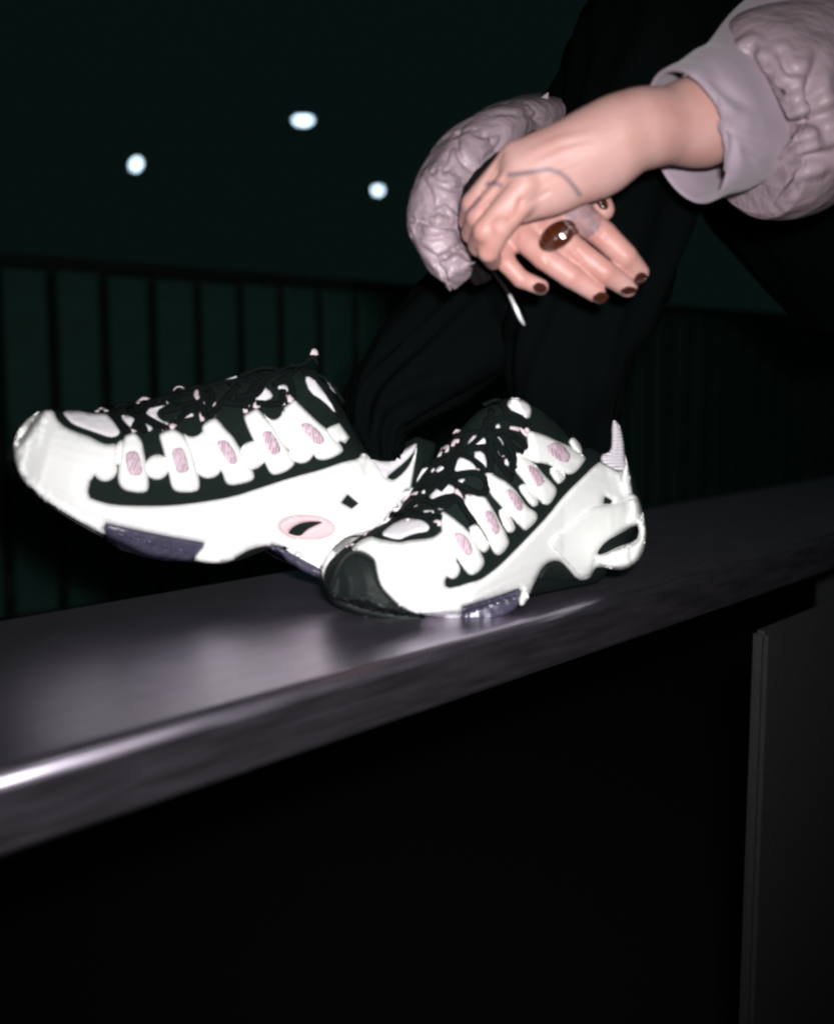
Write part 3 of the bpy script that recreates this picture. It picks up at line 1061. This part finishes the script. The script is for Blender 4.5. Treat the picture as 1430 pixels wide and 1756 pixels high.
def build_hands():
    Wn = lambda a: np.array(W(*a))
    # left hand (in front): forearm, palm, four curled fingers
    U_arm = [((1340, 160, .775), .031, (1205, 206, .735), .0275), ((1205, 206, .735), .0275, (1095, 222, .715), .0230), ((1095, 222, .715), .0230, (1030, 250, .712), .021)]
    U_palm = [((1050, 228, .712), .019, (884, 270, .706), .0100), ((1045, 238, .710), .020, (893, 290, .700), .0103), ((1040, 255, .712), .020, (900, 314, .700), .0100), ((1035, 275, .716), .018, (902, 338, .706), .0092),
              ((1015, 298, .720), .0150, (945, 322, .712), .0135), ((945, 322, .712), .0135, (890, 352, .710), .0105)]
    U_f = [[((882, 268, .705), .0088), ((812, 350, .721), .0082), ((804, 378, .742), .0074), ((818, 392, .765), .006)],
           [((893, 292, .698), .0088), ((820, 372, .709), .0082), ((810, 399, .732), .0075), ((824, 412, .755), .006)],
           [((899, 318, .694), .0087), ((832, 396, .698), .0083), ((822, 420, .720), .0076), ((834, 430, .748), .006)],
           [((897, 344, .698), .0085), ((858, 390, .694), .0079), ((838, 430, .706), .0074), ((846, 448, .732), .0058)]]
    # right hand (behind, fingers pointing down to the right)
    L_palm = [((812, 392, .785), .020, (862, 418, .747), .0090), ((815, 380, .785), .020, (893, 402, .742), .0098), ((825, 365, .785), .020, (942, 392, .740), .0102), ((840, 350, .785), .020, (987, 366, .740), .0105),
              ((900, 330, .785), .016, (985, 330, .768), .0125), ((764, 352, .815), .021, (812, 385, .79), .020)]
    L_f = [[((860, 420, .743), .0080), ((869, 452, .735), .0064), ((893, 478, .735), .0060), ((927, 492, .738), .0054)],
           [((893, 404, .739), .0092), ((932, 441, .731), .0081), ((978, 473, .729), .0077), ((1022, 502, .736), .0064)],
           [((945, 396, .737), .0098), ((990, 432, .730), .0084), ((1037, 467, .731), .0078), ((1076, 493, .741), .0066)],
           [((990, 368, .739), .0106), ((1035, 404, .732), .0091), ((1071, 440, .734), .0083), ((1096, 467, .744), .0066)],
           [((985, 300, .768), .0125), ((1018, 333, .757), .0098), ((1034, 360, .754), .0078)]]
    allp = []
    for a, ra, b, rb in U_arm + U_palm + L_palm: allp += [Wn(a), Wn(b)]
    for fch in U_f + L_f: allp += [Wn(a) for a, r in fch]
    allp = np.array(allp)
    h = .00125

    def field(arm, palm, fingers, kk):
        pts = []
        for a, ra, b, rb in arm + palm: pts += [Wn(a), Wn(b)]
        for fch in fingers: pts += [Wn(a) for a, r in fch]
        pts = np.array(pts)
        lo, hi = pts.min(0) - .038, pts.max(0) + .038
        n = np.ceil((hi - lo) / h).astype(int)
        gx, gy, gz = [lo[d] + h * np.arange(n[d]) for d in range(3)]
        P = np.stack(np.meshgrid(gx, gy, gz, indexing='ij'), -1).astype(np.float32)
        body = None
        for a, ra, b, rb in arm + palm:
            d = capsule(P, Wn(a).astype(np.float32), Wn(b).astype(np.float32), ra, rb)
            body = d if body is None else smin(body, d, .013)
        fing = None
        for fch in fingers:
            f1 = None
            for (a, ra), (b, rb) in zip(fch, fch[1:]):
                d = capsule(P, Wn(a).astype(np.float32), Wn(b).astype(np.float32), ra, rb)
                f1 = d if f1 is None else smin(f1, d, .0008)
            fing = f1 if fing is None else np.minimum(fing, f1)
        body = smin(body, fing, kk)
        return surface_nets(body, lo, h)
    V1, F1 = field(U_arm, U_palm, U_f, .0032)
    V2, F2 = field([], L_palm, L_f, .003)
    V = np.concatenate([V1, V2])
    Fq = np.concatenate([F1, F2 + len(V1)])
    o = mesh_obj('body', V.tolist(), Fq.tolist(), M_SKIN, person)
    me = o.data
    bm = bmesh.new()
    bm.from_mesh(me)
    for _ in range(3):
        bmesh.ops.smooth_vert(bm, verts=bm.verts, factor=.5, use_axis_x=True, use_axis_y=True, use_axis_z=True)
    bmesh.ops.recalc_face_normals(bm, faces=bm.faces)
    bm.to_mesh(me)
    bm.free()
    creases = [([(862, 262), (845, 292), (822, 328)], 3.0, .0006), ([(893, 345), (886, 362), (872, 372)], 4, .0010), ([(870, 300), (848, 330), (826, 352)], 3.0, .0006), ([(940, 330), (900, 352), (872, 372)], 4, .0007),
               ([(980, 428), (990, 437), (997, 446)], 2.2, .0005), ([(974, 434), (983, 442), (990, 450)], 2.2, .0004), ([(1024, 398), (1034, 404), (1041, 414)], 2.2, .0005), ([(925, 432), (933, 441), (938, 450)], 2.2, .0005),]
    ridges = [([(1030, 225), (960, 240), (890, 270)], 9, .0012), ([(1020, 245), (960, 262), (900, 292)], 8, .0009), ([(1010, 268), (960, 285), (910, 318)], 8, .0008), ([(905, 385), (893, 404), (885, 420)], 8, .0006), ([(930, 372), (945, 396), (955, 405)], 8, .0006)]
    mv = {}
    for v in me.vertices:
        if v.normal.dot((v.co - C0).normalized()) > -.1: continue
        x, y, d = proj(v.co)
        a = 0
        for ln, w_, dp in creases: a -= dp * max(0, 1 - (seg_dist(x, y, ln) / (w_ * 1.6)) ** 2)
        for ln, w_, dp in ridges:
            tt_ = min(1, max(0, (x - ln[0][0]) / (ln[-1][0] - ln[0][0])))
            a += .7 * dp * max(0, 1 - (seg_dist(x, y, ln) / (w_ * 1.3)) ** 2) ** 2 * math.sin(math.pi * tt_)
        if a: mv[v.index] = v.co + v.normal * a
    for k_, c_ in mv.items(): me.vertices[k_].co = c_
    me.update()
    n = len(me.vertices)
    ink = np.zeros(n, np.float32)
    red = np.zeros(n, np.float32)
    snake = catmull([(872, 300), (905, 296), (936, 291), (958, 296), (976, 311), (994, 334)], 4)
    band = [(836, 316), (846, 313), (858, 318)]
    band2 = [(800, 366), (812, 352), (822, 340)]
    tat = R5([(880, 700), (960, 668), (1020, 650), (1060, 690), (1115, 775), (1090, 835), (1030, 872), (990, 830), (920, 780)])
    nu = len(V1)
    kn_u = [(a[0], a[1]) for fch in U_f for (a, r) in fch[1:3]]
    kn_l = [(a[0], a[1]) for fch in L_f[:4] for (a, r) in fch[:3]]
    for i, v in enumerate(me.vertices):
        if v.normal.dot((v.co - C0).normalized()) > 0: continue
        x, y, d = proj(v.co)
        up_ = i < nu
        if up_:
            if 860 < x < 1000 and 280 < y < 345:
                q = seg_dist(x, y, snake)
                ink[i] = max(ink[i], min(1, max(0, 1.35 - q / 4.6)) * .8)
            if 825 < x < 870 and 305 < y < 328: ink[i] = max(ink[i], min(1, max(0, 1.3 - seg_dist(x, y, band) / 5)) * .85)
            if 795 < x < 828 and 335 < y < 372: ink[i] = max(ink[i], min(1, max(0, 1.2 - seg_dist(x, y, band2) / 5)) * .7)
            for kx, ky in kn_u:
                red[i] = max(red[i], max(0, 1 - math.hypot(x - kx, y - ky) / 30) * .55)
            if 850 < x < 900 and 330 < y < 400: red[i] = max(red[i], max(0, 1 - seg_dist(x, y, [(890, 340), (888, 362), (858, 378)]) / 9) * .5)
        else:
            if inpoly(x, y, tat):
                w = noise.noise(Vector((x * .07, y * .07, 3)))
                w2 = noise.noise(Vector((x * .045, y * .045, 9)))
                ink[i] = min(1, .50 + w2 * .35 + max(0, 1 - abs(w) / .16) * .30)
            for kx, ky in kn_l:
                red[i] = max(red[i], max(0, 1 - math.hypot(x - kx, y - ky) / 34) * .5)
            red[i] = min(.7, red[i] + .12)
    for nm, arr in (('ink', ink), ('redness', red)):
        at = me.attributes.new(nm, 'FLOAT', 'POINT')
        at.data.foreach_set('value', arr)
    return o


person = empty('person', W(1100, 500, .9).to_tuple())
body = build_hands()
HB = bvh_of([body])
nails = [R5([(720, 1140), (750, 1115), (800, 1128), (806, 1165), (772, 1187), (732, 1168)]), R5([(1052, 1203), (1090, 1168), (1142, 1178), (1152, 1212), (1112, 1242), (1068, 1232)]), R5([(1210, 1162), (1250, 1138), (1302, 1148), (1308, 1172), (1250, 1192), (1215, 1182)]),
         R5([(1280, 1102), (1320, 1058), (1362, 1068), (1364, 1102), (1312, 1142), (1288, 1128)]), R5([(1078, 662), (1110, 643), (1147, 670), (1147, 712), (1110, 717), (1085, 690)])]
for p in nails:
    patch('nail', p, HB, .0009, M_NAIL, person, .735, r=4, step=2, sm=1, sink=.0006)

m_amber = mat('amber_resin', (.045, .010, .003), .14, coat=1.0, var=(40, .25))
rg = patch('finger_ring', circle(955, 404, 37, 22.5, -.62, 24), HB, .0030, m_amber, person, .73, r=10, step=2, sm=0, puff=.0042)
patch('ring_band', R5([(905, 790), (940, 795), (990, 832), (965, 858), (935, 858), (915, 830)]), HB, .0022, m_amber, person, .73, r=5, step=2, sm=1)


# sleeves -----------------------------------------------------------
CW = .11


def ring_loft(name, rings, material, parent, nseg=72, sub=8, quilt=None, wr=0.0, seed=0, cap=True, thick=0.0, qd=.15, pleat=.7):
    """rings: (centre, a-vector, b-vector) ; smooth loft with quilting and creases"""
    arr = [list(c) + list(a) + list(b) for c, a, b in rings]
    arr = catmull(arr, sub)
    vs, fs = [], []
    n = len(arr)
    for i, q in enumerate(arr):
        c, a, b = Vector(q[0:3]), Vector(q[3:6]), Vector(q[6:9])
        for k in range(nseg):
            t = 2 * math.pi * k / nseg
            d = a * math.cos(t) + b * math.sin(t)
            m = 1.0
            if quilt:
                u = (i / (n - 1)) * quilt
                m *= (1 - qd) + qd * 1.15 * abs(math.sin(math.pi * u)) ** .45
            p = c + d * m
            if wr:
                ct, st_ = math.cos(t), math.sin(t)
                big = noise.noise(Vector((ct * 1.1 + seed, st_ * 1.1, i * .05)))
                p += d.normalized() * wr * big * .8
                if quilt:            # short pleats fanning out from each quilting seam
                    lobe = math.floor(u)
                    near = (1 - abs(math.sin(math.pi * u))) ** 2.2
                    pl = noise.noise(Vector((ct * 4.5 + lobe * 7, st_ * 4.5 + seed, u * .4)))
                    p += d.normalized() * wr * pleat * pl * near
                else:
                    fold = noise.noise(Vector((ct * 1.8 + i * .03, st_ * 1.8 + seed, i * .06)))
                    p += d.normalized() * wr * (1 - abs(fold) * 4) * .5
            vs.append(p)
    for i in range(n - 1):
        for k in range(nseg):
            a, b = i * nseg + k, i * nseg + (k + 1) % nseg
            fs.append((a, b, b + nseg, a + nseg))
    if cap:
        fs.append(tuple(range(nseg))[::-1])
        fs.append(tuple((n - 1) * nseg + k for k in range(nseg)))
    o = mesh_obj(name, vs, fs, material, parent)
    fix_normals(o)
    if thick:
        md = o.modifiers.new('thickness', 'SOLIDIFY')
        md.thickness = thick
        md.offset = -1
        md2 = o.modifiers.new('soft', 'SUBSURF')
        md2.levels = md2.render_levels = 1
    return o


def rng(px, py, d, ax, ay, az, bx, by, bz):
    """a and b half axes given in photo pixels (x right, y down) and depth metres"""
    c = W(px, py, d)
    k = d / F
    return (c, RGT * (ax * k) - UPV * (ay * k) + FWD * az, RGT * (bx * k) - UPV * (by * k) + FWD * bz)


# left arm: wide sweatshirt cuff
swt = ring_loft('sweatshirt_sleeve', [
    rng(1174, 236, .735, 50, 101, .006, -26, 8, .039),
    rng(1177, 235, .735, 52, 104, .005, -26, 8, .041),
    rng(1192, 228, .737, 53, 105, .004, -24, 8, .042),
    rng(1207, 221, .741, 53, 106, .003, -22, 8, .042),
    rng(1235, 208, .75, 56, 111, .003, -18, 8, .044),
    rng(1268, 190, .765, 58, 114, .0, -12, 8, .045),
    rng(1330, 150, .79, 70, 135, .0, -10, 8, .052),
    rng(1420, 90, .83, 70, 140, .0, -10, 8, .055)], M_SWEAT, person, wr=0, seed=3, cap=False, thick=.0032, nseg=160, sub=14)
# left arm: puffer sleeve pushed up behind it
slv2 = ring_loft('jacket_sleeve', [
    rng(1272, 234, .765, 66, 130, .0, -27, 13, .060),
    rng(1282, 228, .768, 70, 140, .0, -28, 14, .064),
    rng(1315, 205, .785, 78, 160, .0, -28, 14, .074),
    rng(1365, 180, .81, 78, 160, .0, -24, 12, .078),
    rng(1430, 140, .85, 82, 172, .0, -24, 12, .084),
    rng(1520, 80, .92, 84, 176, .0, -24, 12, .09),
    rng(1640, 20, 1.02, 86, 180, .0, -24, 12, .1)], M_NYLON, person, quilt=1.6, wr=.003, seed=11, nseg=220, sub=26, qd=.05, pleat=.0)


def swept(name, spine, halfw, depthr, material, parent, quilt, wr, seed, nseg=72, sub=9, qd=.15):
    pts = [W(*s) for s in spine]
    rings = []
    for i, p in enumerate(pts):
        tn = (pts[min(i + 1, len(pts) - 1)] - pts[max(i - 1, 0)]).normalized()
        vd = (p - C0).normalized()
        sd = tn.cross(vd).normalized()
        fd = sd.cross(tn).normalized()
        k = spine[i][2] / F
        rings.append((p, sd * halfw[i] * k, fd * depthr[i]))
    return ring_loft(name, rings, material, parent, nseg, sub, quilt, wr, seed, qd=qd)


slv = swept('jacket_sleeve', [(790, 474, .755), (780, 462, .757), (757, 425, .765), (748, 380, .775), (760, 332, .79), (795, 280, .81), (840, 242, .855), (890, 216, .935), (945, 205, 1.09), (1040, 230, 1.20), (1200, 260, 1.22), (1420, 240, 1.3)],
      [29, 30, 41, 49, 52, 54, 52, 42, 40, 60, 80, 95], [.012, .016, .024, .028, .032, .036, .04, .045, .05, .05, .055, .06], M_NYLON, person, 9, .004, 5, 200, 26, qd=.05)


def press(o, strokes, seed):
    """folds and seams of the fabric: narrow valleys with a soft ridge beside them"""
    data = []
    for ln, w_, dp in strokes:
        c = catmull(ln, 4)
        data.append((c, w_, dp, min(p[0] for p in c) - w_ * 4, max(p[0] for p in c) + w_ * 4, min(p[1] for p in c) - w_ * 4, max(p[1] for p in c) + w_ * 4, sum(math.dist(a, b) for a, b in zip(c, c[1:]))))
    new = {}
    for v in o.data.vertices:
        if v.normal.dot((v.co - C0).normalized()) > .15: continue
        x, y, d = proj(v.co)
        a = 0
        for c, w_, dp, x0, x1, y0, y1, ll in data:
            if not (x0 < x < x1 and y0 < y < y1): continue
            q = seg_dist(x, y, c) / w_
            if q > 4: continue
            e = min(math.dist((x, y), c[0]), math.dist((x, y), c[-1])) / (ll * .5)
            e = min(1, .25 + e)
            a += dp * e * (-math.exp(-q * q * 1.2) + .22 * math.exp(-(q - 2.3) ** 2 * .7))
        if a: new[v.index] = v.co + v.normal * (a * min(1, max(0, .1 - 1.6 * v.normal.dot((v.co - C0).normalized()))))
    for k_, c_ in new.items(): o.data.vertices[k_].co = c_
    o.data.update()


R8 = zc(1040, 80, 4.206)
press(swt, [(R8(l), w_, dp) for l, w_, dp in (
    ([(640, 300), (800, 500), (960, 620), (1120, 690)], 11, .0050), ([(905, 560), (910, 740), (890, 900)], 10, .0036), ([(720, 190), (830, 300), (960, 420)], 9, .0026), ([(960, 700), (1040, 800), (1100, 860)], 9, .0030))], 3)
press(slv, [(R5(l), w_, dp) for l, w_, dp in (
    ([(35, 765), (150, 785), (230, 800), (310, 815)], 4.5, .0052), ([(110, 935), (200, 985), (300, 925), (350, 900)], 5, .0050), ([(680, 130), (720, 190), (800, 250)], 5, .0036), ([(330, 230), (300, 330), (330, 430), (420, 520)], 5, .0036),
    ([(90, 515), (150, 610), (170, 700), (175, 770)], 4.5, .0026), ([(285, 340), (240, 440), (238, 540)], 4, .0020), ([(175, 560), (290, 600), (370, 580)], 4, .0020), ([(420, 205), (560, 172), (700, 190)], 5, .0022),
    ([(400, 292), (460, 302), (570, 272)], 4, .0022), ([(190, 690), (250, 670), (310, 730)], 4, .0026), ([(190, 995), (225, 1060), (250, 1140)], 4, .0028), ([(75, 850), (170, 872), (260, 850)], 4, .0018), ([(560, 300), (530, 370), (450, 440)], 5, .0022), ([(150, 470), (190, 530), (260, 560)], 4, .0018))], 1)
press(slv2, [(R8(l), w_, dp) for l, w_, dp in (
    ([(1130, 690), (1220, 620), (1400, 560), (1640, 470)], 9, .0150), ([(1120, 930), (1190, 870), (1400, 830), (1640, 760)], 9, .0130), ([(1040, 20), (1010, 130), (930, 200)], 8, .0080), ([(1400, 280), (1310, 310), (1210, 360), (1120, 400)], 7, .0040),
    ([(1100, 520), (1180, 460), (1310, 430)], 6, .0028), ([(1095, 930), (1085, 1030), (1060, 1120), (1045, 1200)], 8, .0070), ([(830, 1110), (930, 1060), (1060, 1000)], 6, .0034), ([(890, 1120), (950, 1160), (965, 1210)], 5, .0026), ([(940, 1130), (1010, 1190)], 5, .0024),
    ([(960, 60), (1060, 120), (1180, 130)], 7, .0035), ([(1020, 300), (1110, 260), (1220, 180)], 6, .0030), ([(1250, 720), (1330, 730), (1440, 700)], 6, .0028), ([(1150, 1010), (1230, 1050), (1350, 1030)], 6, .0030), ([(1540, 60), (1480, 260), (1500, 420), (1560, 640)], 10, .0090), ([(1250, 60), (1300, 160), (1420, 200)], 7, .004))], 2)
# tab of the jacket sticking up behind the wrist
pp = [W(898, 190, .885), W(940, 158, .885), W(938, 218, .895), W(905, 222, .895)]
vs = [p for p in pp] + [p + FWD * .006 for p in pp]
mesh_obj('jacket_tab', vs, [(0, 1, 2, 3), (7, 6, 5, 4), (0, 4, 5, 1), (1, 5, 6, 2), (2, 6, 7, 3), (3, 7, 4, 0)], M_NYLON, person, False)
# black cuff lining between sleeve and wrist
swept('cuff_lining', [(830, 480, .79), (815, 440, .785), (803, 400, .785), (806, 355, .79), (830, 310, .81), (870, 270, .85)], [16, 26, 30, 28, 24, 18], [.02, .026, .03, .03, .03, .03], M_CUFF, person, None, .003, 8, 40, 6)

# trousers: two legs up to the knees and back to the hip
swept('trouser_leg', [(650, 800, .915), (645, 745, .92), (655, 690, .925), (760, 600, .94), (890, 480, .955), (985, 330, .965), (1062, 190, .98), (1110, 95, 1.0), (1170, 90, 1.05), (1260, 180, 1.15), (1380, 330, 1.3), (1480, 420, 1.4)],
      [38, 48, 66, 92, 110, 118, 124, 125, 125, 140, 150, 150], [.028, .032, .04, .048, .054, .06, .064, .066, .07, .08, .085, .09], M_TROU, person, None, .012, 21, 60, 8)
swept('trouser_leg', [(1000, 830, .962), (1000, 780, .962), (975, 725, .948), (975, 620, .915), (1010, 500, .895), (1060, 360, .895), (1105, 200, .91), (1135, 85, .94), (1200, 60, .98), (1290, 160, 1.05), (1400, 330, 1.15), (1500, 440, 1.22)],
      [40, 44, 76, 108, 122, 126, 132, 135, 135, 150, 160, 160], [.024, .027, .036, .048, .054, .058, .064, .066, .07, .08, .09, .09], M_TROU, person, None, .012, 27, 60, 8)
tube('cord_tip', [W(873, 505, .72), W(886, 532, .72), W(892, 546, .722), W(899, 557, .723)], [.0009, .0014, .0013, .0006], M_TIP, person, 8)
tube('drawcord', [W(838, 455, .76), W(852, 475, .745), W(866, 494, .725), W(874, 507, .72)], .0012, M_CUFF, person, 7)
tag(person, 'person in dusty pink puffer jacket, tattooed hands crossed at the wrists, dark red nails', 'person')
